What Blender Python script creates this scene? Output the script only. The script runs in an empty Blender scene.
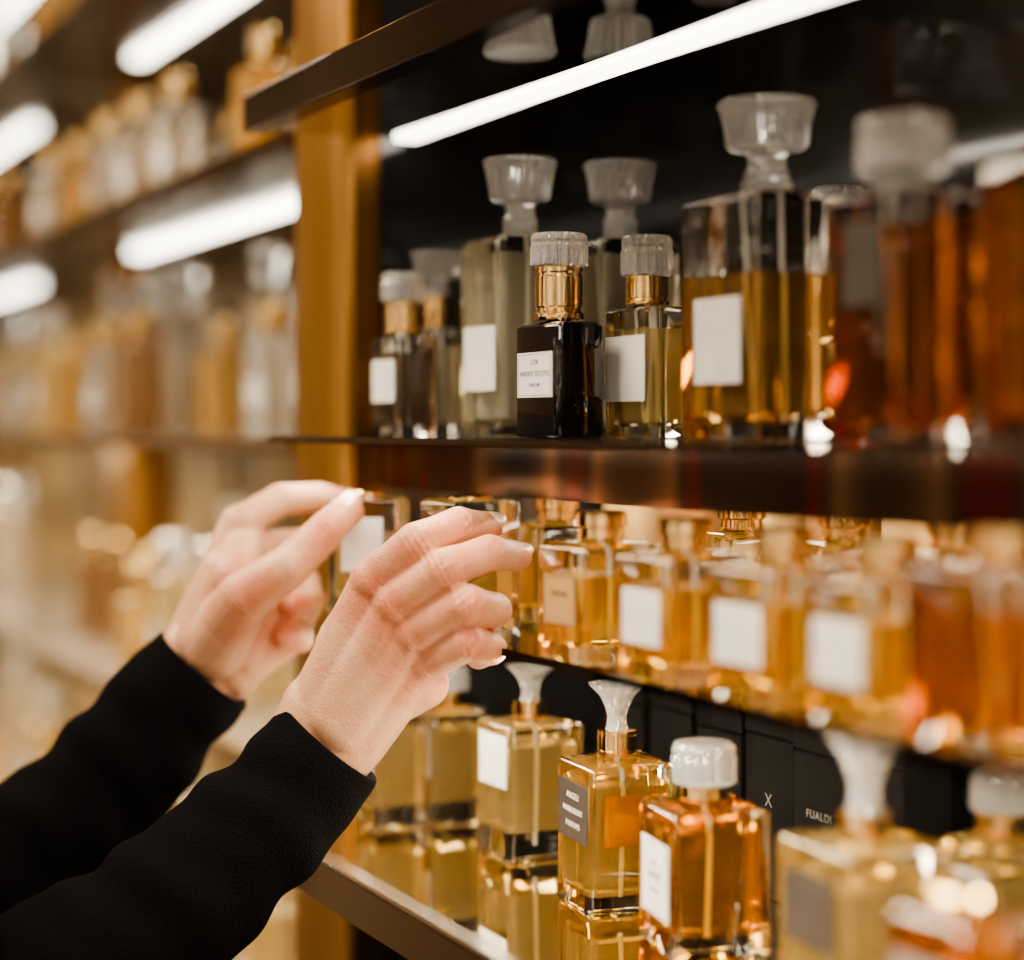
import bpy, bmesh, math, random
from mathutils import Vector, Matrix
random.seed(7)
scene = bpy.context.scene
COL = scene.collection
try: scene.view_settings.look = 'AgX - Medium High Contrast'
except Exception: pass
CZ = 1.45                      # eye height (m)
FP = 1900.0
TH = math.atan(932/1900.0)
FV = Vector((-math.cos(TH), math.sin(TH), 0)); RV = Vector((math.sin(TH), math.cos(TH), 0))
HOR = 425.0
def W(p, q, d):
    r = (p-512)/FP*d; h = (HOR-q)/FP*d
    v = FV*d + RV*r; v.z = CZ+h
    return v
def plan(p, y):
    d = y/(math.sin(TH)+(p-512)/FP*math.cos(TH))
    v = FV*d + RV*((p-512)/FP*d)
    return v.x, v.y

# ------------------------------------------------------------------ materials
def mat(name, base=(.8,.8,.8), rough=.5, metal=0, trans=0, ior=1.45, coat=0, sheen=0, emit=None, es=0, sss=0, spec=.5):
    m = bpy.data.materials.new(name); m.use_nodes = True
    b = m.node_tree.nodes['Principled BSDF']
    b.inputs['Base Color'].default_value = (*base, 1)
    b.inputs['Roughness'].default_value = rough
    b.inputs['Metallic'].default_value = metal
    b.inputs['Transmission Weight'].default_value = trans
    b.inputs['IOR'].default_value = ior
    b.inputs['Coat Weight'].default_value = coat
    b.inputs['Sheen Weight'].default_value = sheen
    b.inputs['Specular IOR Level'].default_value = spec
    if emit:
        b.inputs['Emission Color'].default_value = (*emit, 1)
        b.inputs['Emission Strength'].default_value = es
    if sss:
        b.inputs['Subsurface Weight'].default_value = sss
        b.inputs['Subsurface Radius'].default_value = (1, .35, .18)
        b.inputs['Subsurface Scale'].default_value = .006
    return m
def vary(m, c1, c2, scale=5, stretch=(1,1,1), detail=3, bump=0, rough_var=None, bscale=None):
    nt = m.node_tree; b = nt.nodes['Principled BSDF']
    tc = nt.nodes.new('ShaderNodeTexCoord'); mp = nt.nodes.new('ShaderNodeMapping')
    mp.inputs['Scale'].default_value = stretch
    nz = nt.nodes.new('ShaderNodeTexNoise'); nz.inputs['Scale'].default_value = scale; nz.inputs['Detail'].default_value = detail
    cr = nt.nodes.new('ShaderNodeValToRGB'); cr.name='ramp'
    cr.color_ramp.elements[0].color = (*c1, 1); cr.color_ramp.elements[1].color = (*c2, 1)
    cr.color_ramp.elements[0].position = .3; cr.color_ramp.elements[1].position = .7
    nt.links.new(tc.outputs['Object'], mp.inputs['Vector']); nt.links.new(mp.outputs[0], nz.inputs['Vector'])
    nt.links.new(nz.outputs['Fac'], cr.inputs[0]); nt.links.new(cr.outputs[0], b.inputs['Base Color'])
    if bump:
        n2 = nt.nodes.new('ShaderNodeTexNoise'); n2.inputs['Scale'].default_value = bscale or scale*4; n2.inputs['Detail'].default_value = 4
        nt.links.new(mp.outputs[0], n2.inputs['Vector'])
        bp = nt.nodes.new('ShaderNodeBump'); bp.inputs['Strength'].default_value = bump; bp.inputs['Distance'].default_value = .001
        nt.links.new(n2.outputs['Fac'], bp.inputs['Height']); nt.links.new(bp.outputs[0], b.inputs['Normal'])
    return m
M = {}
M['glass'] = mat('clear_glass', (1,1,.99), .0, 0, 1, 1.45)
M['cut'] = mat('cut_glass', (1,.99,.97), .0, 0, .84, 1.52)
M['shelfglass'] = mat('shelf_glass', (.95,.98,.97), .0, 0, 1, 1.15)
def liquid(n, c, t=.90): 
    return mat(n, c, .02, 0, t, 1.14)
M['amber'] = liquid('amber_perfume', (1.0,.61,.12), .86)
M['deepamber'] = liquid('deep_amber_perfume', (.98,.50,.08), .92)
M['gold'] = liquid('golden_perfume', (1.0,.69,.22), .82)
M['champ'] = liquid('champagne_perfume', (1.0,.77,.36), .80)
M['pale'] = liquid('pale_perfume', (1.0,.92,.72), .76)
M['honey'] = liquid('honey_perfume', (.95,.60,.22), .90)
M['dark'] = liquid('dark_amber_perfume', (.55,.17,.025), .93)
M['redamber'] = liquid('red_amber_perfume', (.78,.30,.05), .90)
M['brown'] = liquid('brown_perfume', (.78,.33,.06), .90)
M['smoke'] = liquid('smoky_perfume', (.22,.15,.10), .8)
M['black'] = mat('black_lacquer_glass', (.004,.003,.004), .03, 0, 0, 1.5, coat=1)
M['goldmetal'] = mat('polished_gold', (.95,.68,.34), .14, 1)
M['silver'] = mat('polished_silver', (.8,.77,.72), .12, 1)
M['paper'] = vary(mat('label_paper', (.8,.77,.73), .7), (.56,.54,.52), (.64,.61,.58), 60, bump=.1)
M['brownpaper'] = vary(mat('brown_label', (.2,.15,.12), .7, spec=.2), (.034,.027,.022), (.050,.038,.031), 60)
M['tanpaper'] = vary(mat('tan_label', (.5,.3,.15), .6), (.33,.19,.075), (.39,.23,.10), 60)
M['greypaper'] = vary(mat('grey_label', (.4,.38,.36), .6), (.40,.37,.35), (.48,.45,.42), 60)
M['ink'] = mat('label_ink', (.06,.05,.06), .6)
M['lightink'] = mat('light_label_ink', (.62,.57,.50), .5)
M['dimink'] = mat('silver_foil_ink', (.24,.23,.22), .4)
M['tube'] = mat('dip_tube_plastic', (1,.98,.90), .2, 0, .15)
M['blackcard'] = vary(mat('black_card', (.01,.01,.01), .6, spec=.2), (.003,.003,.0035), (.006,.0055,.0055), 30)
M['tancard'] = vary(mat('tan_card', (.4,.25,.12), .5), (.40,.24,.10), (.50,.32,.14), 20)
M['browncard'] = vary(mat('brown_card', (.15,.07,.03), .4), (.20,.09,.03), (.28,.13,.05), 20)
M['bronze'] = vary(mat('dark_bronze', (.05,.035,.025), .18, .9), (.025,.017,.013), (.06,.04,.028), 8, (1,30,30))
M['fascia'] = vary(mat('bronze_fascia_reflections', (.2,.1,.05), .16, .75), (.02,.013,.010), (.06,.034,.022), 13, (1,.02,.02), detail=0)
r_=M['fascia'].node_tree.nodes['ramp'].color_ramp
for pos_,c_ in ((.42,(.10,.055,.030,1)),(.52,(.30,.16,.08,1)),(.60,(.09,.045,.028,1)),(.66,(.20,.03,.022,1))):  # tan and red bands paint reflections into the fascia colour
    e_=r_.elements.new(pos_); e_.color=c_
M['brass'] = vary(mat('brushed_brass', (.6,.36,.13), .30, .85), (.36,.175,.05), (.52,.29,.095), 10, (25,25,.6), bump=.15)
M['brassdark'] = vary(mat('dark_brass_side', (.3,.15,.05), .25, .85), (.14,.06,.016), (.26,.12,.035), 10, (25,25,.6), bump=.15)
M['edge'] = mat('dark_polished_steel', (.34,.28,.22), .12, 1)
M['edgelight'] = mat('bright_edge_steel', (.85,.78,.68), .2, 1)
M['mirror'] = mat('dark_mirror', (.84,.82,.80), .02, 1)
M['ambermirror'] = mat('bronze_mirror', (.94,.87,.74), .01, 1)
M['darkpanel'] = vary(mat('dark_panel', (.01,.01,.012), .14, coat=1), (.009,.009,.011), (.028,.026,.026), 2)
M['goldback'] = vary(mat('gold_bounce_backing', (.6,.4,.2), .25, .3), (.04,.019,.008), (.26,.13,.04), 26, (1,1,.3))
M['goldpanel'] = vary(mat('warm_gold_panel', (.6,.4,.2), .5, .1), (.08,.048,.022), (.60,.42,.20), 8, (1,1,.8), detail=1)
M['greyshelf'] = mat('smoked_glass_shelf', (.02,.018,.018), .06, 0)
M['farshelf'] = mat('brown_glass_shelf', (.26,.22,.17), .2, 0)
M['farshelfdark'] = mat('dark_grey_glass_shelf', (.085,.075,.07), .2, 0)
M['strip'] = mat('led_strip', (1,1,1), .5, emit=(1,.92,.78), es=6)
M['stripfar'] = mat('led_strip_warm', (1,1,1), .5, emit=(1,.92,.78), es=10)
M['wall'] = vary(mat('wall_paint', (.3,.22,.15), .8), (.26,.18,.11), (.34,.25,.17), 3)
M['floor'] = vary(mat('floor_stone', (.25,.19,.14), .25), (.22,.16,.11), (.32,.24,.18), 4)
M['ceil'] = mat('ceiling_paint', (.35,.3,.25), .9)
M['nail'] = mat('finger_nail', (.86,.57,.46), .16, coat=.7)
M['hair'] = vary(mat('brown_hair', (.05,.03,.02), .6), (.03,.018,.01), (.08,.045,.025), 30, (8,8,1), bump=.6)
M['trousers'] = vary(mat('black_trousers', (.01,.01,.012), .9), (.008,.008,.01), (.016,.016,.018), 40)
M['leather'] = mat('black_leather', (.01,.01,.01), .4)
# knit
kn = mat('black_knit', (.0070,.0058,.0070), 1.0, spec=.1); M['knit'] = kn
nt = kn.node_tree; tc = nt.nodes.new('ShaderNodeTexCoord')
n1 = nt.nodes.new('ShaderNodeTexNoise'); n1.inputs['Scale'].default_value = 700; n1.inputs['Detail'].default_value = 3
nt.links.new(tc.outputs['Object'], n1.inputs['Vector'])
bp = nt.nodes.new('ShaderNodeBump'); bp.inputs['Strength'].default_value = 1; bp.inputs['Distance'].default_value = .002
nt.links.new(n1.outputs['Fac'], bp.inputs['Height']); nt.links.new(bp.outputs[0], nt.nodes['Principled BSDF'].inputs['Normal'])
# skin
sk = mat('skin', (.72,.47,.34), .40, sss=.14); M['skin'] = sk
nt = sk.node_tree; b = nt.nodes['Principled BSDF']
at = nt.nodes.new('ShaderNodeAttribute'); at.attribute_name = 'flush'
tc = nt.nodes.new('ShaderNodeTexCoord')
nz = nt.nodes.new('ShaderNodeTexNoise'); nz.inputs['Scale'].default_value = 50; nz.inputs['Detail'].default_value = 5
nt.links.new(tc.outputs['Object'], nz.inputs['Vector'])
add = nt.nodes.new('ShaderNodeMath'); add.operation = 'MULTIPLY_ADD'; add.inputs[1].default_value = .9; 
nt.links.new(nz.outputs['Fac'], add.inputs[0]); 
sub = nt.nodes.new('ShaderNodeMath'); sub.operation='SUBTRACT'; sub.inputs[1].default_value=.30
nt.links.new(at.outputs['Fac'], sub.inputs[0]); nt.links.new(sub.outputs[0], add.inputs[2])
cr = nt.nodes.new('ShaderNodeValToRGB')
cr.color_ramp.elements[0].color = (.67,.395,.25,1); cr.color_ramp.elements[1].color = (.54,.17,.095,1)
nt.links.new(add.outputs[0], cr.inputs[0]); nt.links.new(cr.outputs[0], b.inputs['Base Color'])
vo = nt.nodes.new('ShaderNodeTexVoronoi'); vo.inputs['Scale'].default_value = 650
n3 = nt.nodes.new('ShaderNodeTexNoise'); n3.inputs['Scale'].default_value = 120; n3.inputs['Detail'].default_value = 6
nt.links.new(tc.outputs['Object'], vo.inputs['Vector']); nt.links.new(tc.outputs['Object'], n3.inputs['Vector'])
mx = nt.nodes.new('ShaderNodeMath'); mx.operation='MULTIPLY_ADD'; mx.inputs[1].default_value=.3
nt.links.new(vo.outputs['Distance'], mx.inputs[0]); nt.links.new(n3.outputs['Fac'], mx.inputs[2])
bp = nt.nodes.new('ShaderNodeBump'); bp.inputs['Strength'].default_value=.45; bp.inputs['Distance'].default_value=.0018
nt.links.new(mx.outputs[0], bp.inputs['Height']); nt.links.new(bp.outputs[0], b.inputs['Normal'])

# ------------------------------------------------------------------ object helpers
def new_obj(name, me, parent=None, loc=(0,0,0), rot=0):
    o = bpy.data.objects.new(name, me); COL.objects.link(o)
    o.location = loc; o.rotation_euler = (0,0,rot)
    if parent: o.parent = parent
    return o
def tag(o, label=None, cat=None, group=None, kind=None):
    if label: o['label'] = label
    if cat: o['category'] = cat
    if group: o['group'] = group
    if kind: o['kind'] = kind
    return o
def mk(name, vs, fs, m, smooth=True, angle=35):
    me = bpy.data.meshes.new(name); me.from_pydata([tuple(v) for v in vs], [], fs); me.update()
    bm = bmesh.new(); bm.from_mesh(me); bmesh.ops.recalc_face_normals(bm, faces=bm.faces); bm.to_mesh(me); bm.free()
    ms = m if isinstance(m, (list,tuple)) else [m]
    for x in ms: me.materials.append(x)
    if smooth:
        me.shade_smooth()
        try: me.set_sharp_from_angle(angle=math.radians(angle))
        except Exception: pass
    return me
def ring(w, d, r, z, n=5):
    r = max(min(r, w/2-1e-5, d/2-1e-5), 1e-5); out = []
    for cx, cy, a0 in ((1,1,0),(-1,1,90),(-1,-1,180),(1,-1,270)):
        for k in range(n+1):
            a = math.radians(a0+90*k/n)
            out.append((cx*(w/2-r)+r*math.cos(a), cy*(d/2-r)+r*math.sin(a), z))
    return out
def loft(rings):
    vs, fs = [], []
    n = len(rings[0])
    for R in rings: vs += R
    for i in range(len(rings)-1):
        for k in range(n):
            a=i*n+k; b2=i*n+(k+1)%n
            fs.append((a,b2,b2+n,a+n))
    fs.append(tuple(reversed(range(n)))); fs.append(tuple(range((len(rings)-1)*n, len(rings)*n)))
    return vs, fs
def lathe(prof, n=32, ribs=0, amp=0, ribrange=None):
    rs = []
    for i,(r,z) in enumerate(prof):
        R=[]
        for k in range(n):
            a = 2*math.pi*k/n; rr = r
            if ribs and (ribrange is None or ribrange[0]<=i<=ribrange[1]):
                rr = r*(1+amp*(abs(math.sin(ribs*a/2))-.5)*2)
            R.append((rr*math.cos(a), rr*math.sin(a), z))
        rs.append(R)
    return loft(rs)
def boxmesh(name, x0,x1,y0,y1,z0,z1, m, bev=0):
    w=x1-x0; d=y1-y0; h=z1-z0
    if bev:
        rs=[[(x+ (x0+x1)/2, y+(y0+y1)/2, z) for x,y,z in ring(w-2*e,d-2*e,bev,zz,2)] for e,zz in ((bev,z0),(0,z0+bev),(0,z1-bev),(bev,z1))]
        v,f = loft(rs)
        return mk(name, v, f, m)
    v=[(x,y,z) for z in (z0,z1) for x,y in ((x0,y0),(x1,y0),(x1,y1),(x0,y1))]
    f=[(0,1,5,4),(1,2,6,5),(2,3,7,6),(3,0,4,7),(3,2,1,0),(4,5,6,7)]
    return mk(name, v, f, m, smooth=False)
def merge(parts):
    V=[];F=[];I=[]
    for v,f,i in parts:
        o=len(V); V+=list(v); F+=[tuple(a+o for a in ff) for ff in f]; I+=[i]*len(f)
    return V,F,I
def mkm(name, parts, mats, smooth=True):
    V,F,I = merge(parts)
    me = mk(name, V, F, mats, smooth)
    for p,i in zip(me.polygons, I): p.material_index = i
    return me
def text_mesh(lines, m, frame=None):
    parts=[]
    for s, size, z in lines:
        cu = bpy.data.curves.new('t','FONT'); cu.body=s; cu.size=size; cu.align_x='CENTER'; cu.align_y='CENTER'; cu.extrude=.00006; cu.space_character=1.15
        o = bpy.data.objects.new('t',cu); COL.objects.link(o)
        dg = bpy.context.evaluated_depsgraph_get()
        me = bpy.data.meshes.new_from_object(o.evaluated_get(dg))
        vs=[(v.co.x, -v.co.z, v.co.y+z) for v in me.vertices]; fs=[tuple(p.vertices) for p in me.polygons]
        parts.append((vs,fs,0)); bpy.data.objects.remove(o); bpy.data.meshes.remove(me)
    if frame:
        w,h,zc,t = frame
        for (x0,x1,z0,z1) in ((-w/2,w/2,zc+h/2-t,zc+h/2),(-w/2,w/2,zc-h/2,zc-h/2+t),(-w/2,-w/2+t,zc-h/2,zc+h/2),(w/2-t,w/2,zc-h/2,zc+h/2)):
            vs=[(x,y,z) for z in (z0,z1) for x,y in ((x0,-.00006),(x1,-.00006),(x1,.00006),(x0,.00006))]
            parts.append((vs,[(0,1,5,4),(1,2,6,5),(2,3,7,6),(3,0,4,7),(3,2,1,0),(4,5,6,7)],0))
    V,F,I = merge(parts)
    me = bpy.data.meshes.new('label_text'); me.from_pydata(V,[],F); me.update(); me.materials.append(m)
    return me

# ------------------------------------------------------------------ bottles
def cap_mesh(kind, s):
    if kind=='fan':      # ribbed flared stopper with flat top
        pr=[(.38,0),(.48,.03),(.48,.13),(.40,.18),(.40,.32),(.52,.38),(.78,.40),(.82,.44),(.87,.66),(.94,.86),(1.0,.95),(.98,1.0)]
        v,f=lathe([(r*s[0],z*s[1]) for r,z in pr], 224, 28, .050, (7,10)); return v,f,M['cut']
    if kind=='crystal':  # faceted block cap
        pr=[(.86,0),(.98,.04),(1,.10),(1,.62),(.94,.70),(.98,.80),(.95,.93),(.88,1.0)]
        v,f=lathe([(r*s[0],z*s[1]) for r,z in pr], 96, 16, .03, (1,6)); return v,f,M['cut']
    if kind=='flare':    # trumpet stopper
        pr=[(.42,0),(.36,.12),(.34,.30),(.42,.5),(.62,.75),(1.0,1.0),(.93,1.0),(.55,.78),(.30,.62)]
        v,f=lathe([(r*s[0],z*s[1]) for r,z in pr], 96, 10, .05, (3,8)); return v,f,M['cut']
    if kind=='disc':     # low gold cap
        pr=[(.9,0),(1,.1),(1,.72),(.97,.78),(.97,.86),(.9,1)]
        v,f=lathe([(r*s[0],z*s[1]) for r,z in pr], 40); return v,f,M['goldmetal']
CACHE={}
NICE={'champ':'champagne coloured perfume','deepamber':'deep amber perfume','redamber':'red-amber perfume'}
def bottle_meshes(key, m):
    if key in CACHE: return CACHE[key]
    w,d,h = m['w'],m['d'],m['h']; r=m.get('r',.003); e=.0020; nr=m.get('nr',.007); nh=m.get('nh',.004)
    sh=m.get('sh',.003)
    out=[]
    rs=[ring(w-2*e,d-2*e,r,0),ring(w-.6*e,d-.6*e,r,e*.3),ring(w,d,r,e),ring(w,d,r,h-sh),ring(w-.5*e,d-.5*e,r,h-sh*.6),ring(w-2.5*e,d-2.5*e,r,h-sh*.15),
        ring(w-6*e,d-6*e,r,h),ring(2*nr+.002,2*nr+.002,nr+.001,h+.0006),ring(2*nr,2*nr,nr,h+.0015),ring(2*nr,2*nr,nr,h+nh)]
    v,f=loft(rs)
    solid = m.get('solid')
    out.append(('glass_body', mk('glass_body',v,f,M['black'] if solid else M['glass']), (0,0,0), None))
    if not solid:
        t=m.get('wall',.0035); bt=m.get('bt',.008); fl=m.get('fill',.86)*(h-bt-.004)
        w2,d2=w-2*t,d-2*t; r2=max(r-.001,.0015)
        rs=[ring(w2-.003,d2-.003,r2,bt),ring(w2,d2,r2,bt+.0015),ring(w2,d2,r2,bt+fl),]
        v,f=loft(rs); out.append(('perfume_liquid', mk('perfume_liquid',v,f,M[m['liq']]), (0,0,0), NICE.get(m['liq'], m['liq']+' coloured perfume')))
    if m.get('tube'):
        p0=Vector((w*.25,-d*.1,.010)); p1=Vector((0,0,h-.001)); ax=(p1-p0).normalized(); u=ax.orthogonal().normalized(); q=ax.cross(u)
        R=[[tuple(p+ (u*math.cos(a)+q*math.sin(a))*.0013) for a in [2*math.pi*k/10 for k in range(10)]] for p in (p0,p1)]
        v,f=loft(R); out.append(('dip_tube', mk('dip_tube',v,f,M['tube'] if not solid else M['goldmetal']),(0,0,0), None))
    z=h+nh-.003
    if m.get('collar'):
        cr_,ch = m['collar']
        pr=[(cr_*1.02,0),(cr_*1.05,.001),(cr_*1.05,ch*.12),(cr_*.93,ch*.17),(cr_*.93,ch*.22),(cr_,ch*.26),(cr_,ch*.80),(cr_*.95,ch*.83),(cr_*.95,ch*.87),(cr_,ch*.9),(cr_,ch*.98),(cr_*.9,ch)]
        z=h+.0012
        v,f=lathe(pr,40); out.append(('collar', mk('collar',v,f,M[m.get('cm','goldmetal')],angle=25),(0,0,z),{'goldmetal':'polished gold collar','silver':'silver collar','cut':'clear glass collar'}[m.get('cm','goldmetal')]))
        z+=ch
    v,f,mm=cap_mesh(m['cap'],m['cs'])
    nm={'fan':'stopper','flare':'stopper','crystal':'cap','disc':'cap'}[m['cap']]
    out.append((nm, mk(nm,v,f,mm,angle=20),(0,0,z),None))
    if m.get('label'):
        lw,lh,lz,lm=m['label']
        out.append(('label', boxmesh('label',-lw/2,lw/2,-.0004,.0,-lh/2,lh/2,M[lm]),(0,-d/2-.0001,lz),None))
        if m.get('text'):
            t=text_mesh(m['text'], M[m.get('ink','ink')], None if m.get('noframe') else (lw*.93,lh*.92,0,.00022))
            out.append(('label_text', t,(0,-d/2-.00056,lz),'fine printed lettering'))
    if m.get('plaque'):
        pw,ph,pz=m['plaque']
        out.append(('plaque', boxmesh('plaque',-.0004,0.0004,-pw/2,pw/2,-ph/2,ph/2,M['goldmetal']),(w/2+.0002,0,pz),'gold plaque'))
    CACHE[key]=out; return out
def bottle(key, m, x, y, z, rot, label, group=None, cat='perfume bottle'):
    e = new_obj('perfume_bottle', None, None, (x,y,z), math.radians(rot)); e.empty_display_size=.03
    tag(e,label,cat,group)
    for nm,me,loc,lb in bottle_meshes(key,m):
        o=new_obj(nm,me,e,loc)
        if lb: o['label']=lb
    return e
ZU=CZ-.007; ZM=CZ-.1158; ZB=CZ-.253
GU='perfume bottles on the upper glass shelf'; GM='square perfume bottles on the middle glass shelf'; GB='perfume bottles on the mirrored lower shelf'
small=dict(w=.046,d=.026,h=.062,r=.003,nr=.006,nh=.004,collar=(.0115,.020),cap='crystal',cs=(.0135,.018),tube=True)
MD={}
MD['black']=dict(w=.049,d=.028,h=.0605,r=.0035,solid=True,nr=.006,collar=(.0128,.028),cap='crystal',cs=(.0150,.0175),label=(.040,.0235,.033,'paper'),
    text=[('LOR',.0042,.0065),('ANDREE SECUTES',.0038,.0005),('PARFUM',.0030,-.0055)],tube=False)
MD['tall']=dict(w=.058,d=.053,h=.118,r=.003,sh=.006,liq='pale',fill=.94,wall=.0045,bt=.010,nr=.0095,collar=(.0105,.006),cm='cut',cap='fan',cs=(.0212,.040),label=(.043,.038,.046,'paper'),tube=True)
MD['goldlow']=dict(small,liq='champ',h=.068,collar=(.0110,.015),label=(.041,.034,.036,'paper'),cs=(.0135,.021))
MD['smoky']=dict(small,liq='smoke',label=(.036,.026,.034,'paper'))
MD['fanlow']=dict(small,liq='pale',h=.068,collar=(.008,.02),cap='fan',cs=(.016,.028),label=(.036,.026,.036,'paper'))
MD['big']=dict(w=.066,d=.055,h=.114,r=.002,sh=.004,liq='honey',fill=.66,wall=.0055,bt=.012,nr=.011,collar=(.0125,.006),cm='cut',cap='fan',cs=(.0222,.038),label=(.040,.040,.046,'greypaper'),tube=True)
MD['mid']=dict(w=.045,d=.03,h=.1,r=.003,liq='champ',nr=.007,collar=(.011,.012),cm='silver',cap='crystal',cs=(.014,.02),fill=.8)
MD['darkbig']=dict(w=.044,d=.042,h=.098,r=.002,liq='dark',fill=.90,nr=.008,collar=(.012,.006),cm='cut',cap='crystal',cs=(.0180,.023),label=(.024,.034,.070,'brownpaper'),tube=True,wall=.006)
MD['brownbig']=dict(w=.056,d=.045,h=.103,r=.002,liq='brown',fill=.90,wall=.007,bt=.012,nr=.008,collar=None,cap='disc',cs=(.0125,.010),tube=True)
def U(key,p,y,rot,label,g=GU): x,yy=plan(p,y); return bottle(key,MD[key],x,yy,ZU+.0002,rot,label,g)
U('black',559,.462,0,'glossy black rectangular perfume bottle with gold collar and clear cap')
U('tall',520,.505,0,'tall clear perfume bottle with ribbed glass stopper and white label')
U('tall',620,.565,0,'tall clear perfume bottle with ribbed glass stopper behind the black bottle')
U('goldlow',647,.50,0,'gold perfume bottle with clear cap and white label')
U('smoky',403,.46,0,'small smoky perfume bottle at the cabinet end')
U('fanlow',437,.492,0,'small pale perfume bottle with flared stopper beside the brass upright')
U('big',767,.503,0,'large honey-coloured perfume bottle with ribbed flared stopper and grey label')
U('mid',838,.60,0,'clear perfume bottle standing behind the large one')
U('mid',715,.61,0,'clear perfume bottle standing behind the large one')
U('darkbig',904,.47,4,'dark amber perfume bottle with thick clear glass cap')
U('brownbig',1085,.475,0,'tall brown-amber perfume bottle with low gold cap')
# middle
MD['sq']=dict(w=.050,d=.046,h=.058,r=.003,sh=.005,liq='amber',fill=.74,wall=.0048,bt=.009,nr=.0085,nh=.003,collar=(.0115,.006),cap='disc',cs=(.0130,.008),label=(.033,.025,.029,'paper'),tube=True)
MD['sqtan']=dict(MD['sq'],label=(.033,.024,.030,'tanpaper'),text=[('PARFUM',.004,.003)],ink='brownpaper')
MD['sqplain']=dict(MD['sq'],w=.043,d=.041,label=None,liq='gold',tube=False)
MD['sqdark']=dict(MD['sq'],liq='redamber',label=None,w=.056,d=.050,h=.066,cs=(.0132,.006),wall=.0055)
def Mi(key,p,y,rot,label,z=ZM+.0002,g=GM): x,yy=plan(p,y); return bottle(key,MD[key],x,yy,z,rot,label,g)
Mi('sqtan',601,.4528,0,'square amber perfume bottle with gold cap and tan label')
Mi('sq',685,.4528,0,'square amber perfume bottle with gold cap and white label')
Mi('sq',783,.4528,2,'square amber perfume bottle with gold cap and white label')
Mi('sq',888,.4528,-2,'square amber perfume bottle with gold cap and white label')
Mi('sqdark',1006,.462,0,'square dark red-amber perfume bottle with gold cap')
for p in (556,): Mi('sqplain',p,.522,0,'square golden perfume bottle behind the reaching fingers')
for p in (742,845,955): Mi('sqplain',p,.560,0,'square golden perfume bottle with gold cap in the second row')
MD['m1']=dict(w=.047,d=.042,h=.0735,r=.002,liq='champ',fill=.70,wall=.0040,bt=.008,nr=.009,nh=.002,collar=None,cap='disc',cs=(.012,.003),tube=False)
Mi('m1',470,.4565,0,'square golden perfume bottle touched by the reaching hand')
MD['m0']=dict(w=.042,d=.036,h=.068,r=.002,liq='champ',fill=.66,wall=.0040,bt=.009,nr=.006,nh=.002,collar=None,cap='disc',cs=(.009,.004),label=(.025,.032,.040,'paper'),tube=False)
pos=W(369,609,1.144); bottle('m0',MD['m0'],pos.x,pos.y,pos.z,55,'small golden perfume bottle held between thumb and fingers',None)
# lower
MD['b1']=dict(w=.050,d=.050,h=.070,r=.002,liq='deepamber',fill=.88,wall=.0042,bt=.011,nr=.009,collar=(.0115,.008),cap='crystal',cs=(.0155,.020),label=(.038,.036,.035,'paper'),
   text=[('EAU',.0030,.007),('ANDREE',.0042,.001),('PARFUM',.003,-.006)],tube=True)
MD['b2']=dict(w=.049,d=.049,h=.078,r=.002,liq='gold',fill=.88,wall=.0042,bt=.011,nr=.008,collar=(.0105,.014),cap='flare',cs=(.0150,.024),label=(.042,.030,.052,'brownpaper'),
   text=[('ANGELI',.0046,.0075),('MARROSUNT',.0042,.0),('PARFUMS',.0042,-.0075)],ink='lightink',noframe=True,plaque=(.034,.026,.050),tube=True)
MD['b3']=dict(w=.048,d=.048,h=.080,r=.003,liq='champ',fill=.84,wall=.0040,bt=.018,nr=.008,collar=(.0105,.010),cap='flare',cs=(.0145,.020),label=(.036,.030,.058,'paper'),tube=True)
MD['b4']=dict(w=.038,d=.038,h=.072,r=.003,liq='champ',fill=.84,wall=.0035,bt=.015,nr=.008,collar=(.0105,.010),cap='crystal',cs=(.0125,.016),label=(.028,.030,.045,'paper'))
MD['b6']=dict(w=.055,d=.055,h=.078,r=.003,liq='champ',fill=.80,wall=.0055,bt=.010,nr=.009,collar=(.011,.010),cap='flare',cs=(.0195,.034),label=(.038,.03,.05,'brownpaper'))
MD['b7']=dict(w=.040,d=.038,h=.084,r=.003,liq='brown',fill=.9,wall=.004,bt=.010,nr=.009,collar=None,cap='disc',cs=(.0125,.008),label=(.03,.04,.05,'greypaper'))
def Bo(key,p,y,rot,label): x,yy=plan(p,y); return bottle(key,MD[key],x,yy,ZB+.0002,rot,label,GB)
Bo('b1',704,.489,-11,'square amber perfume bottle with faceted clear cap and white label')
Bo('b2',617,.489,-7,'square golden perfume bottle with flared glass stopper and brown label')
Bo('b3',530,.502,0,'square golden perfume bottle with thick glass base and white label')
Bo('b4',449,.500,0,'small golden perfume bottle near the brass upright')
Bo('b4',392,.462,0,'small golden perfume bottle near the brass upright')
Bo('b6',865,.489,-3,'large golden perfume bottle with flared stopper and brown label')
Bo('b7',965,.430,0,'brown-amber perfume bottle with gold cap and grey label')
Bo('b4',1000,.56,0,'small golden perfume bottle behind the large one')
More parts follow.
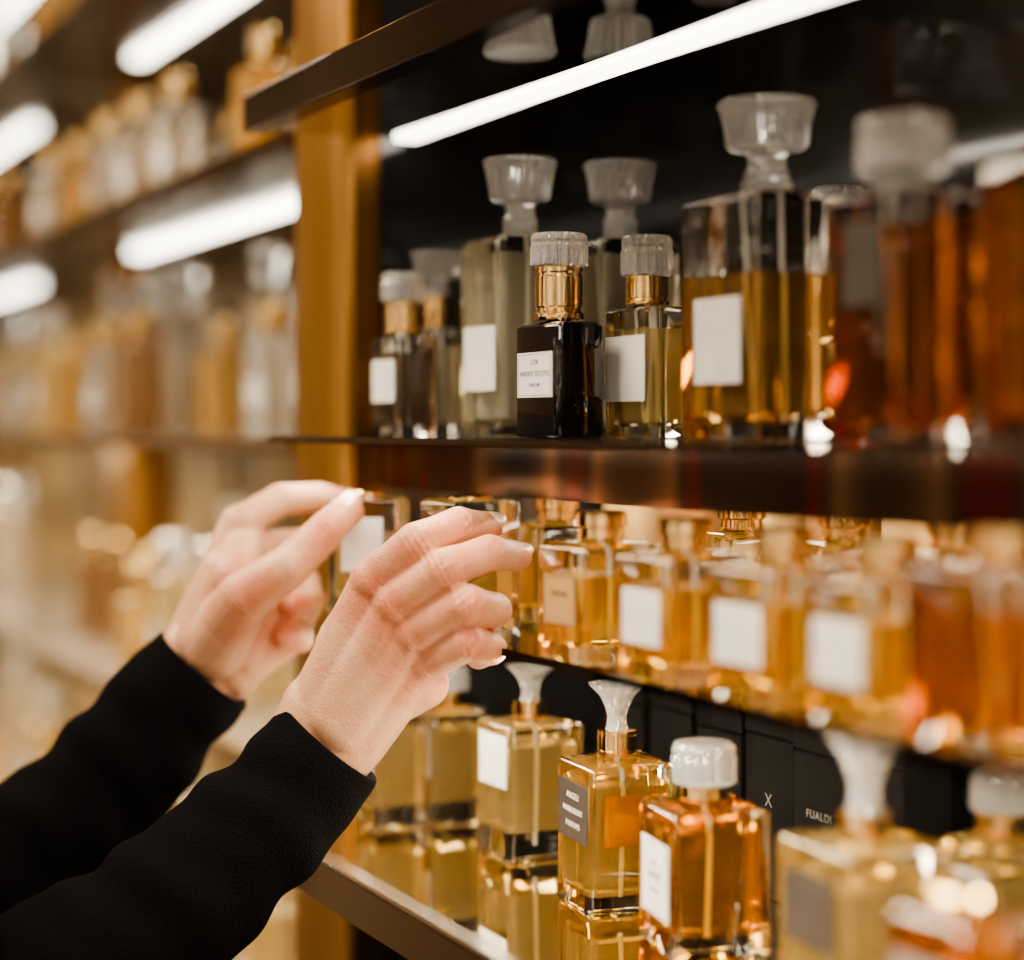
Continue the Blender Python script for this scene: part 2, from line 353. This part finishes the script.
# cartons
def carton(x,y,z,w,d,h,m,label,text=None,g=None,seam=.80):
    e=new_obj('perfume_box',None,None,(x,y,z)); tag(e,label,'perfume box',g)
    new_obj('carton_body',boxmesh('carton_body',-w/2,w/2,-d/2,d/2,0,h*seam,m,.0012),e)
    new_obj('carton_lid',boxmesh('carton_lid',-w/2-.0003,w/2+.0003,-d/2-.0003,d/2+.0003,h*seam+.00005,h,m,.0012),e)
    if text:
        t=text_mesh([text],M['dimink']); new_obj('carton_text',t,e,(0,-d/2-.0002,0))
for i,(p,tx,lb) in enumerate(((645,None,'plain black perfume carton on the lower shelf'),(692,None,'plain black perfume carton on the lower shelf'),(741,None,'plain black perfume carton on the lower shelf'),(792,('X',.010,.052),'black perfume carton with silver X emblem'),(843,('FUALDI',.0060,.052),'black perfume carton with silver lettering'),(898,None,'plain black perfume carton on the lower shelf'))):
    x,y=plan(p,.585); carton(x,y,ZB+.0002,.046,.030,(.105,.109,.104,.108,.105,.109)[i],M['blackcard'],lb,tx,'black perfume cartons on the lower shelf')
for p,m,lb in ((640,'tancard','tan gift carton on the middle shelf'),(700,'browncard','brown gift carton on the middle shelf'),(770,'tancard','tan gift carton on the middle shelf'),(850,'browncard','brown gift carton on the middle shelf'),(930,'tancard','tan gift carton on the middle shelf')):
    x,y=plan(p,.640); carton(x,y,ZM+.0002,.045,.03,.095,M[m],lb,None,'gift cartons at the rear of the middle shelf')

# ------------------------------------------------------------------ cabinets
def child(par,name,x0,x1,y0,y1,z0,z1,m,bev=0,lb=None):
    o=new_obj(name,boxmesh(name,x0,x1,y0,y1,z0,z1,m,bev),par)
    if lb:o['label']=lb
    return o
cab=new_obj('display_cabinet',None); tag(cab,'dark wall display cabinet with brass uprights and glass shelves','cabinet')
XL=-1.17; XR=-.02
b_=child(cab,'back_panel',XL,XR,.68,.70,.10,2.5,M['darkpanel'])
child(b_,'bounce_backing',XL+.001,XR-.001,.672,.6799,ZM+.0005,ZU-.0055,M['goldback'],0,'added gold backing that brightens the bottles')  # gold backing added so the bottles refract a honey glow
child(cab,'side_panel',XL-.018,XL,.477,.70,.10,2.5,M['darkpanel'])
child(cab,'side_panel',XR,XR+.018,.477,.70,.10,2.5,M['darkpanel'])
for ux in (-1.267,XR):
    u_=child(cab,'upright',ux,ux+.0965,.451,.4765,.0,2.5,M['brass'],.002,'brushed brass upright')
    child(u_,'side_face',ux+.0966,ux+.0975,.4585,.4762,.0,2.5,M['brassdark'],0,'darker amber side face of the upright')  # thin plate added to give the upright's side face a darker tone
child(cab,'plinth',XL,XR,.45,.70,.0,.10,M['bronze'])
s=child(cab,'shelf',XL,XR,.40,.68,CZ+.190,CZ+.206,M['mirror'],lb='dark mirrored shelf')
child(s,'edge_trim',XL-.005,XR,.383,.3995,CZ+.188,CZ+.212,M['bronze'],.001,'dark bronze edge trim')
s=child(cab,'shelf',XL,XR,.400,.68,ZU-.004,ZU,M['greyshelf'],lb='smoked glass shelf')
child(s,'edge_trim',XL,XR,.398,.3998,ZU-.0034,ZU-.0006,M['edge'],0,'polished shelf edge')
child(s,'fascia',XL,XR,.4775,.4795,CZ-.041,ZU-.0043,M['fascia'],0,'bronze fascia below the shelf with painted reflections')
s=child(cab,'shelf',XL,XR,.430,.68,ZM-.004,ZM,M['shelfglass'],lb='clear glass shelf')
s=child(cab,'shelf',XL,XR,.40,.68,ZB-.022,ZB,M['ambermirror'],lb='bronze mirrored shelf')
child(s,'edge_trim',XL,XR,.388,.3995,ZB-.027,ZB-.0025,M['edge'],.001,'dark polished metal edge trim')
child(s,'edge_highlight',XL,XR,.3875,.3995,ZB-.0024,ZB+.0006,M['edgelight'],.0007,'bright strip painting the edge highlight')  # bright strip stands in for the highlight line along the edge
for zz in (.85,.5):
    child(cab,'shelf',XL,XR,.40,.68,zz-.02,zz,M['bronze'])
child(cab,'shelf',XL,XR,.40,.68,CZ+.47,CZ+.49,M['bronze'])
l=child(cab,'light_strip',XL+.01,XR-.02,.482,.499,CZ+.1870,CZ+.1898,M['strip'],.0005,'warm white linear lamp')
def side_cab(x0,x1,label,lv,strips,sx0,sx1):
    c=new_obj('display_cabinet',None); tag(c,label,'cabinet')
    child(c,'back_panel',x0,x1,.76,.78,0,2.5,M['goldpanel'],lb='warm gold back panel')
    child(c,'upright',x0-.03,x0+.07,.60,.66,0,2.5,M['brass'],.003,'brushed brass upright')
    for z in lv:
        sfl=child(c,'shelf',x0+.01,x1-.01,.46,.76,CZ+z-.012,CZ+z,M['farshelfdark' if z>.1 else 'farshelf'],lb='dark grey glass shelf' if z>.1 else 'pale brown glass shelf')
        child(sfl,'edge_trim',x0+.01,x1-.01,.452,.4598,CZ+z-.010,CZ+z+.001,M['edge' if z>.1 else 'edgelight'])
    for z in strips:
        child(c,'light_strip',sx0,sx1,.558,.576,CZ+z-.019,CZ+z-.0125,M['stripfar'],.001,'warm white linear lamp')
LV=(.63,.43,.21,-.01,-.25,-.50,-.75,-1.0)
side_cab(-2.36,-1.275,'neighbouring wall cabinet with gold back and lit shelves full of bottles',LV,(.63,.43,.21),-2.12,-1.32)
side_cab(-4.2,-2.40,'far wall cabinet with gold back and lit shelves full of bottles',LV,(.63,.43,.21),-3.4,-2.66)
def far_mesh(liq,w,d,h,capk,cr_,ch,lab=False):
    parts=[]
    v,f=loft([ring(w-.002,d-.002,.003,0,3),ring(w,d,.003,.001,3),ring(w,d,.003,h-.002,3),ring(w-.006,d-.006,.003,h,3),ring(.018,.018,.009,h+.001,3),ring(.018,.018,.009,h+.008,3)]); parts.append((v,f,0))
    v,f=lathe([(cr_*.8,h+.008),(cr_,h+.010),(cr_*(1.25 if capk else 1),h+ch),(cr_*.8,h+ch+.003)],16); parts.append((v,f,1))
    if lab:
        v=[(x,y,z) for z in (h*.3,h*.6) for x,y in ((-w*.3,-d/2-.0006),(w*.3,-d/2-.0006),(w*.3,-d/2+.0002),(-w*.3,-d/2+.0002))]
        parts.append((v,[(0,1,5,4),(1,2,6,5),(2,3,7,6),(3,0,4,7),(3,2,1,0),(4,5,6,7)],2))
    return mkm('perfume_bottle',parts,[liq, M['goldmetal'] if not capk else M['cut'], M['greypaper']])
fl=[mat('far_amber',(.95,.64,.26),.03,0,.88,1.4),mat('far_gold',(1,.82,.48),.03,0,.86,1.4),mat('far_clear',(1,.97,.90),.02,0,.92,1.4),mat('far_brown',(.38,.22,.10),.04,0,.75,1.4)]
FM=[(far_mesh(fl[0],.055,.040,.08,0,.012,.03),'amber perfume bottle with gold cap'),(far_mesh(fl[1],.055,.04,.11,1,.014,.035,True),'golden perfume bottle with glass stopper'),
    (far_mesh(fl[2],.055,.040,.13,1,.016,.04,False),'tall clear perfume bottle with glass stopper'),(far_mesh(fl[3],.05,.035,.09,0,.012,.03),'brown perfume bottle with gold cap'),(far_mesh(fl[2],.05,.035,.085,0,.014,.03,True),'clear perfume bottle with gold cap')]
for z in (.43,.21,-.01,-.25,-.50,-.75):
    wts = (2,4,6,1,4) if z>-.1 else (4,6,4,2,3)
    if z==.21: wts=(3,0,0,1,4)
    for x0,n,st in ((-1.345,15,.064),(-2.50,15,.095)):
        for i in range(n):
            if random.random()<.08: continue
            me,lb = random.choices(FM,wts)[0]
            o=new_obj('perfume_bottle',me,None,(x0-i*st-random.uniform(0,.006),(.50,.57)[i%2]+random.choice((0,.0,.05)),CZ+z+.0003),random.uniform(-.25,.25))
            tag(o,lb,'perfume bottle','perfume bottles on the neighbouring cabinets')

# ------------------------------------------------------------------ room
def room(name,*a): o=new_obj(name,boxmesh(name,*a)); tag(o,kind='structure'); return o
room('floor',-5,2.2,-3.2,.9,-.05,0,M['floor'])
room('ceiling',-5,2.2,-3.2,.9,2.9,2.95,M['ceil'])
room('wall_back',-5,2.2,.82,.9,0,2.9,M['wall'])
room('wall_left',-5.05,-5,-3.2,.9,0,2.9,M['wall'])

# ------------------------------------------------------------------ person
def capsule(p0,r0,p1,r1,n=20,m=6):
    p0=Vector(p0);p1=Vector(p1); ax=p1-p0
    if ax.length<1e-6: ax=Vector((0,0,1e-4))
    a=ax.normalized(); u=a.orthogonal().normalized(); q=a.cross(u); R=[]
    for i in range(m+1):
        t=-math.pi/2+ (math.pi/2)*i/m
        R.append((p0+a*(r0*math.sin(t)), max(r0*math.cos(t),1e-5)))
    for i in range(1,m+1):
        t=(math.pi/2)*i/m
        R.append((p1+a*(r1*math.sin(t)), max(r1*math.cos(t),1e-5)))
    rings=[[tuple(c+(u*math.cos(k*2*math.pi/n)+q*math.sin(k*2*math.pi/n))*r) for k in range(n)] for c,r in R]
    return loft(rings)
def blob(caps, voxel, iters, fac=.5, extra=None):
    parts=[(*capsule(*c),0) for c in caps]
    if extra: parts+=extra
    V,F,I=merge(parts)
    me=bpy.data.meshes.new('b'); me.from_pydata([tuple(v) for v in V],[],F); me.update()
    bm=bmesh.new(); bm.from_mesh(me); bmesh.ops.recalc_face_normals(bm,faces=bm.faces); bm.to_mesh(me); bm.free()
    o=bpy.data.objects.new('b',me); COL.objects.link(o)
    r=o.modifiers.new('r','REMESH'); r.mode='VOXEL'; r.voxel_size=voxel
    s_=o.modifiers.new('s','SMOOTH'); s_.factor=fac; s_.iterations=iters
    dg=bpy.context.evaluated_depsgraph_get(); out=bpy.data.meshes.new_from_object(o.evaluated_get(dg))
    bpy.data.objects.remove(o); return out
MMR=.001
def chain(pts,rad,waist=1.0):
    out=[]
    for i in range(len(pts)-1):
        m_=(pts[i]+pts[i+1])*.5; rm=(rad[i]+rad[i+1])*.5*waist*MMR
        out+=[(pts[i],rad[i]*MMR,m_,rm),(m_,rm,pts[i+1],rad[i+1]*MMR)]
    return out
def mix(a,b,t): return a*(1-t)+b*t
# right hand (nearer to the eye)
rc=[]
Rm={'i':W(372,580,1.002),'m':W(394,604,.995),'r':W(413,632,.996),'p':W(427,661,1.004)}
Rf={'i':[Rm['i'],W(416,543,.988),W(458,525,1.004),W(489,526,1.026)],
    'm':[Rm['m'],W(445,569,.977),W(489,553,.995),W(517,556,1.020)],
    'r':[Rm['r'],W(467,605,.972),W(494,610,.998),W(484,618,1.020)],
    'p':[Rm['p'],W(468,643,.977),W(491,649,1.000),W(479,656,1.018)]}
rad={'i':[12.2,11.1,10.0,8.1],'m':[12.2,11.4,10.1,8.3],'r':[12.0,11.0,9.8,8.1],'p':[11.2,9.8,8.8,7.4]}
for k in 'imrp':
    rc+=chain(Rf[k],rad[k],.92)
    rc.append((Rm[k]-FV*.0028,.0110,Rm[k]-FV*.0028+Vector((0,0,.0005)),.0110))
wps=dict(zip('imrp',(W(320,702,1.018),W(332,714,1.013),W(345,728,1.014),W(357,741,1.020))))
for k in 'imrp':
    rc.append((wps[k],.0160,Rm[k],.0106))
    back=Rm[k]+FV*.012; rc.append((wps[k]+FV*.008,.017,back,.0120))
for a_,b_ in ('im','mr','rp'):
    rc.append((mix(wps[a_],wps[b_],.5),.016,mix(Rm[a_],Rm[b_],.5)+FV*.0056,.0112))
for a_,b_ in ('im','mr','rp'):
    rc.append((mix(Rm[a_],Rf[a_][1],.2)+FV*.006,.009,mix(Rm[b_],Rf[b_][1],.2)+FV*.006,.009))
rc.append((Rm['i']+FV*.008,.011,Rm['p']+FV*.008,.011))
rc.append((W(345,650,1.02),.017,W(395,680,1.02),.017)); rc.append((W(372,705,1.020),.017,W(424,684,1.014),.0135))
rc+=chain([W(322,690,1.032),W(358,625,1.042),W(392,582,1.056),W(411,562,1.064)],[15,13,10,9])
rc.append((W(345,640,1.03),.015,W(372,592,1.015),.012))
Rel=W(-45,1050,.99)
rc+= [(W(318,708,1.022),.020,W(283,779,1.022),.019),(W(355,736,1.022),.019,W(303,797,1.022),.019),(W(285,790,1.022),.022,Rel,.036)]
# left hand (further)
lc=[]
Lm={'i':W(240,524,1.150),'m':W(256,548,1.166),'r':W(268,580,1.170),'p':W(274,614,1.164)}
Lf={'i':[Lm['i'],W(280,500,1.168),W(318,497,1.178),W(354,502,1.182)],
    'm':[Lm['m'],W(300,545,1.184),W(336,540,1.186),W(366,540,1.182)],
    'r':[Lm['r'],W(304,582,1.176),W(310,600,1.152),W(294,606,1.134)],
    'p':[Lm['p'],W(298,622,1.164),W(300,640,1.146),W(284,638,1.132)]}
for k in 'imrp': lc+=chain(Lf[k],[r_*.93 for r_ in rad[k]],.95)
for k,wp in zip('imrp',(W(190,648,1.15),W(203,655,1.158),W(218,666,1.158),W(230,674,1.15))):
    lc.append((wp,.0170,Lm[k],.0125)); 
lc.append((Lm['i'],.012,Lm['p'],.012)); lc.append((W(225,600,1.155),.018,W(262,628,1.155),.016))
Lth=[W(214,645,1.128),W(246,596,1.100),W(290,566,1.092),W(324,532,1.100),W(347,512,1.112)]
for a_,b_,r0,r1 in zip(Lth,Lth[1:],[20,16,12.6,11.4],[16,12.6,11.4,10.0]): lc.append((a_,r0*MMR,b_,r1*MMR))
lc.append((W(208,640,1.13),.019,W(226,572,1.13),.016)); lc.append((W(236,578,1.12),.014,W(244,544,1.145),.012))
lc.append((W(234,670,1.142),.015,W(284,634,1.146),.0150)); lc.append((W(246,655,1.14),.015,W(286,606,1.150),.013))
lc.append((Lf['r'][2],.0095,Lf['p'][1],.0095))
Lel=W(-130,1010,1.10)
lc+= [(W(192,650,1.145),.019,W(152,703,1.143),.018),(W(222,670,1.145),.017,W(174,722,1.143),.017),(W(160,718,1.143),.022,Lel,.036)]
def hand_mesh(caps, joints, tips, tocam):
    me=blob(caps,.0011,6,.5)
    fl_=me.attributes.new('flush','FLOAT','POINT')
    nrm=[Vector(v.normal) for v in me.vertices]
    for v,n in zip(me.vertices,nrm):
        val=0; off=0; co=v.co
        for j,ax,rr,am in joints:
            dv=co-j; L=dv.length
            if L<rr*2.2:
                s=dv.dot(ax); k=math.exp(-(s/(rr*.5))**2)
                dors=max(0,n.dot(tocam))
                wob=.0006*math.sin(co.z*1500+co.y*900)
                off+= -am*k*dors*(.5+.5*math.cos((s+wob)*2*math.pi/.0034))
                val=max(val,.85*math.exp(-(L/(rr*1.4))**2*.5)*(.3+.7*dors))
        for t,rr in tips:
            L=(co-t).length
            val=max(val,.85*math.exp(-(L/rr)**2))
        v.co=co+n*off; fl_.data[v.index].value=min(1,val)
    return me
def joints_of(F_,ks='imrp'):
    J=[]
    for k in ks:
        P=F_[k]
        J.append((P[0],(P[1]-P[0]).normalized(),.013,.0003))
        J.append((P[1],((P[2]-P[0])).normalized(),.010,.0011))
        J.append((P[2],((P[3]-P[1])).normalized(),.008,.0010))
    return J
tocR=(-FV+Vector((0,0,.25))).normalized()
rme=hand_mesh(rc,joints_of(Rf),[(Rf[k][3],.013) for k in 'imrp'],tocR)
Lj=[(Lth[3],(Lth[4]-Lth[2]).normalized(),.011,.0010),(Lth[1],(Lth[2]-Lth[0]).normalized(),.014,.0005)]
lme=hand_mesh(lc,Lj,[(Lth[4],.014)]+[(Lf[k][3],.012) for k in 'imrp'],tocR)
# rest of body (coarse)
PX=-1.10; PY=0.0
shR=Vector((-.93,.0,1.37)); shL=Vector((-1.27,.0,1.37)); hd=Vector((PX,.03,1.63))
bc=[(shR,.045,Rel,.038),(shL,.045,Lel,.038),((PX,0,1.40),.055,(PX,.01,1.50),.052),
    ((PX-.1,0,1.33),.09,(PX+.1,0,1.33),.09),((PX-.08,0,1.05),.10,(PX+.08,0,1.05),.10),((PX,0,1.3),.11,(PX,0,.98),.12),
    ((PX-.09,0,.92),.09,(PX-.10,0,.50),.055),((PX+.09,0,.92),.09,(PX+.10,0,.50),.055),((PX-.10,0,.50),.055,(PX-.10,-.02,.09),.038),((PX+.10,0,.50),.055,(PX+.10,-.02,.09),.038),
    ((PX-.10,-.03,.05),.035,(PX-.11,.12,.035),.03),((PX+.10,-.03,.05),.035,(PX+.11,.12,.035),.03),
    (hd+Vector((0,-.015,.035)),.078,hd+Vector((0,.015,.02)),.076),(hd+Vector((0,.03,-.03)),.058,hd+Vector((0,.055,-.075)),.030),
    (hd+Vector((0,.088,.0)),.009,hd+Vector((0,.103,-.03)),.013),(hd+Vector((0,.082,-.058)),.012,hd+Vector((0,.080,-.064)),.012),
    (hd+Vector((.075,.0,.01)),.012,hd+Vector((.076,.0,-.02)),.009),(hd+Vector((-.075,.0,.01)),.012,hd+Vector((-.076,.0,-.02)),.009)]
bme=blob(bc,.007,4)
parts=[([v.co.copy() for v in m_.vertices],[tuple(p.vertices) for p in m_.polygons],0) for m_ in (rme,lme,bme)]
V,F,I=merge(parts)
body=bpy.data.meshes.new('person_body'); body.from_pydata(V,[],F); body.update(); body.materials.append(M['skin']); body.shade_smooth()
fa=body.attributes.new('flush','FLOAT','POINT'); vals=[]
for m_ in (rme,lme):
    vals+=[d_.value for d_ in m_.attributes['flush'].data]
vals+=[.1]*len(bme.vertices); fa.data.foreach_set('value',vals)
person=new_obj('person',body); tag(person,'person in black knit sweater reaching for small perfume bottles','person')
def nail(c,n,along,l,w):
    n=n.normalized(); along=(along-n*along.dot(n)).normalized(); s_=along.cross(n)
    N=24; rings=[]
    def pt(a,k,dz):
        ca,sa=math.cos(a),math.sin(a); e_=.75
        u=math.copysign(abs(ca)**e_,ca)*k; v=math.copysign(abs(sa)**e_,sa)*k
        return c+s_*(u*w)+along*(v*l)+n*(-.34*w*u*u-.05*l*v*v+dz)
    for k,dz in ((.02,-.0012),(.98,-.0012),(1.0,-.0004),(.94,0),(.6,0),(.3,0),(.02,0)):
        rings.append([pt(2*math.pi*j/N,k,dz) for j in range(N)])
    v,f=loft(rings)
    return new_obj('fingernail',mk('fingernail',v,f,M['nail'],angle=60),person)
ax=(Lth[4]-Lth[3]).normalized(); up=(Vector((0,0,1))*.7-FV*.75-RV*.3); up=(up-ax*up.dot(ax)).normalized()
nail(Lth[4]+up*.0101+ax*.002,up,ax,.0072,.0060)
for k in 'im':
    P=Rf[k]; ax=(P[3]-P[2]).normalized(); up=(-FV*.80+Vector((0,0,.60))); up=(up-ax*up.dot(ax)).normalized()
    nail(P[3]+up*.0082+ax*.0012,up,ax,.0058,.0047)
# clothing
def tube(path,radii,n=64,sub=14,fold=.0022,seed=0,inner=True):
    pts=[];rs=[]
    for i in range(len(path)-1):
        p0=path[max(i-1,0)];p1=path[i];p2=path[i+1];p3=path[min(i+2,len(path)-1)]
        for k in range(sub):
            t=k/sub
            pts.append(.5*((2*p1)+(p2-p0)*t+(2*p0-5*p1+4*p2-p3)*t*t+(3*p1-p0-3*p2+p3)*t**3)); rs.append(radii[i]+(radii[i+1]-radii[i])*t)
    pts.append(path[-1]); rs.append(radii[-1])
    rings=[]; rnd=random.Random(seed); ph=[rnd.uniform(0,6.28) for _ in range(6)]
    for i,(c,r) in enumerate(zip(pts,rs)):
        a=(pts[min(i+1,len(pts)-1)]-pts[max(i-1,0)]).normalized(); u=a.cross(Vector((0,0,1))).normalized(); q=a.cross(u)
        s_=sum((pts[j+1]-pts[j]).length for j in range(i)); damp=min(1,s_/.03)
        R=[]
        for k in range(n):
            an=2*math.pi*k/n
            f_=math.sin(s_*120+ph[0]+1.3*math.sin(an+ph[1]))*.5+math.sin(s_*190+ph[2]+2*math.sin(an*2+ph[3]))*.35+.5*math.sin(an*3+s_*40+ph[4])
            R.append(c+(u*math.cos(an)+q*math.sin(an))*(r+fold*f_*damp))
        rings.append(R)
    if inner:
        c=pts[0]; a=(pts[1]-pts[0]).normalized()
        lip=[[c+a*t+(v-c)*k_ for v in rings[0]] for t,k_ in ((.035,.86),(.002,.88),(-.0012,.93),(-.0012,.97))]
        rings=lip+rings
        vs,fs=loft(rings); fs=fs[:-2]+[fs[-1]]
        return vs,fs
    return loft(rings)
rs_=tube([W(330,744,1.022),W(258,830,1.018),W(140,930,1.005),Rel],[.0325,.037,.043,.052],sub=24,fold=.003,seed=1)
rs2=tube([Rel-(shR-Rel).normalized()*.03,Rel+(shR-Rel)*.5,shR+Vector((-.02,0,0))],[.048,.056,.066],seed=3,inner=False)
ls_=tube([W(203,670,1.144),W(112,775,1.138),W(10,878,1.12),Lel],[.0345,.040,.046,.052],sub=24,fold=.003,seed=2)
ls2=tube([Lel-(shL-Lel).normalized()*.03,Lel+(shL-Lel)*.5,shL+Vector((.02,0,0))],[.048,.056,.066],seed=4,inner=False)
tor=blob([((PX-.13,0,1.36),.075,(PX+.13,0,1.36),.075),((PX-.1,0,1.30),.11,(PX+.1,0,1.30),.11),((PX-.07,0,.95),.115,(PX+.07,0,.95),.115),((PX,0,1.3),.13,(PX,0,.92),.13),((PX,0,1.42),.07,(PX,0,1.45),.065),
   (shR,.066,Rel+(shR-Rel)*.3,.056),(shL,.066,Lel+(shL-Lel)*.3,.056)],.008,5)
parts=[(*rs_,0),(*rs2,0),(*ls_,0),(*ls2,0),([v.co.copy() for v in tor.vertices],[tuple(p.vertices) for p in tor.polygons],0)]
V,F,I=merge(parts); sw=mk('sweater',V,F,M['knit'],True,80)
o=new_obj('sweater',sw,person); o['label']='black knit long-sleeved sweater'
tr=blob([((PX-.07,0,.94),.125,(PX+.07,0,.94),.125),((PX-.09,0,.90),.10,(PX-.10,0,.50),.072),((PX+.09,0,.90),.10,(PX+.10,0,.50),.072),((PX-.10,0,.50),.072,(PX-.10,-.02,.12),.06),((PX+.10,0,.50),.072,(PX+.10,-.02,.12),.06)],.008,5)
tr.materials.append(M['trousers']); tr.shade_smooth(); new_obj('trousers',tr,person)
for sx in (-1,1):
    sh_=blob([((PX+sx*.10,-.04,.055),.045,(PX+sx*.115,.13,.042),.038),((PX+sx*.10,-.02,.06),.045,(PX+sx*.10,-.02,.12),.047)],.006,4)
    zmin=min(v.co.z for v in sh_.vertices)
    for v in sh_.vertices: v.co.z-=zmin
    sh_.materials.append(M['leather']); sh_.shade_smooth(); new_obj('shoe',sh_,person)
hr=blob([(hd+Vector((0,-.03,.045)),.090,hd+Vector((0,.0,.055)),.084),(hd+Vector((0,-.05,.0)),.078,hd+Vector((0,-.055,-.07)),.055),(hd+Vector((.06,-.02,.02)),.030,hd+Vector((.055,-.035,-.07)),.03),(hd+Vector((-.06,-.02,.02)),.030,hd+Vector((-.055,-.035,-.07)),.03)],.006,4)
hr.materials.append(M['hair']); hr.shade_smooth(); new_obj('hair',hr,person)
for sx in (-1,1):
    v,f=lathe([(.001,-.011),(.006,-.009),(.011,0),(.006,.009),(.001,.011)],16)
    new_obj('eye',mk('eye',v,f,M['lightink']),person,tuple(hd+Vector((sx*.03,.078,.004))))

# ------------------------------------------------------------------ light
def area(name,loc,target,sx,sy,e,c):
    l=bpy.data.lights.new(name,'AREA'); l.shape='RECTANGLE'; l.size=sx; l.size_y=sy; l.energy=e; l.color=c
    o=bpy.data.objects.new(name,l); COL.objects.link(o); o.location=loc
    o.rotation_euler=(Vector(target)-Vector(loc)).to_track_quat('-Z','Y').to_euler(); return o
area('aisle_fill_light',(-1.1,-.6,2.75),(-.95,.45,1.3),1.2,.4,56,(1,.86,.67))  # unseen key light added over the aisle to light the shelves
area('aisle_fill_light',(.6,-.3,2.5),(-.7,.45,1.3),.7,.5,16,(1,.88,.70))  # unseen light added from the front to brighten the bottles
area('aisle_fill_light',(-2.6,-.8,2.75),(-2.4,.6,1.2),2.0,.6,60,(1,.84,.62))  # unseen light added over the aisle for the side cabinets
area('shelf_fill_light',(-.6,.406,ZU-.0065),(-.6,.43,ZU-1),1.1,.010,1.0,(1,.87,.68))  # hidden fill added to brighten the hands and middle row
area('shelf_fill_light',(-.6,.60,ZU-.0065),(-.6,.60,ZU-1),1.1,.014,3.2,(1,.87,.66))  # hidden rear fill added to brighten the back of the middle row
area('shelf_fill_light',(-.6,.440,ZM-.0055),(-.6,.46,ZM-1),1.1,.012,4.2,(1,.88,.68))  # hidden fill added under the clear shelf to lift the lower bottles
for z in (-.01,-.25,-.50):
    area('shelf_fill_light',(-1.82,.50,CZ+z-.014),(-1.82,.62,CZ+z-1),1.0,.02,3.2,(1,.85,.62))  # fill added to brighten the neighbouring cabinet's lower shelves
    area('shelf_fill_light',(-3.2,.50,CZ+z-.014),(-3.2,.62,CZ+z-1),1.5,.02,5.0,(1,.85,.62))  # fill added to brighten the far cabinet's lower shelves
w=bpy.data.worlds.new('shop_ambience'); scene.world=w; w.use_nodes=True
nt=w.node_tree; bg=nt.nodes['Background']; tc=nt.nodes.new('ShaderNodeTexCoord')
nz=nt.nodes.new('ShaderNodeTexNoise'); nz.inputs['Scale'].default_value=6; nz.inputs['Detail'].default_value=3
cr=nt.nodes.new('ShaderNodeValToRGB'); cr.color_ramp.elements[0].position=.43; cr.color_ramp.elements[1].position=.62
cr.color_ramp.elements[0].color=(.13,.082,.046,1); cr.color_ramp.elements[1].color=(1.7,1.36,.96,1)
nt.links.new(tc.outputs['Generated'],nz.inputs['Vector']); nt.links.new(nz.outputs['Fac'],cr.inputs[0])
vv=nt.nodes.new('ShaderNodeTexVoronoi'); vv.inputs['Scale'].default_value=9
c2=nt.nodes.new('ShaderNodeValToRGB'); c2.color_ramp.elements[0].position=.15; c2.color_ramp.elements[1].position=.18
c2.color_ramp.elements[0].color=(12,10,7.6,1); c2.color_ramp.elements[1].color=(0,0,0,1)  # bright dots added to the surroundings to make the glass sparkle
nt.links.new(tc.outputs['Generated'],vv.inputs['Vector']); nt.links.new(vv.outputs['Distance'],c2.inputs[0])
ad=nt.nodes.new('ShaderNodeVectorMath'); ad.operation='ADD'
nt.links.new(cr.outputs[0],ad.inputs[0]); nt.links.new(c2.outputs[0],ad.inputs[1])
nt.links.new(ad.outputs[0],bg.inputs[0]); bg.inputs[1].default_value=.90

cam=bpy.data.cameras.new('camera'); co=bpy.data.objects.new('camera',cam); COL.objects.link(co)
co.location=(0,0,CZ); co.rotation_euler=(math.radians(90),0,math.pi/2-TH)
cam.sensor_width=36; cam.lens=1900/1024*36; cam.shift_y=-55/1024
cam.clip_start=.05; cam.dof.use_dof=True; cam.dof.focus_distance=1.01; cam.dof.aperture_fstop=2.15
scene.camera=co
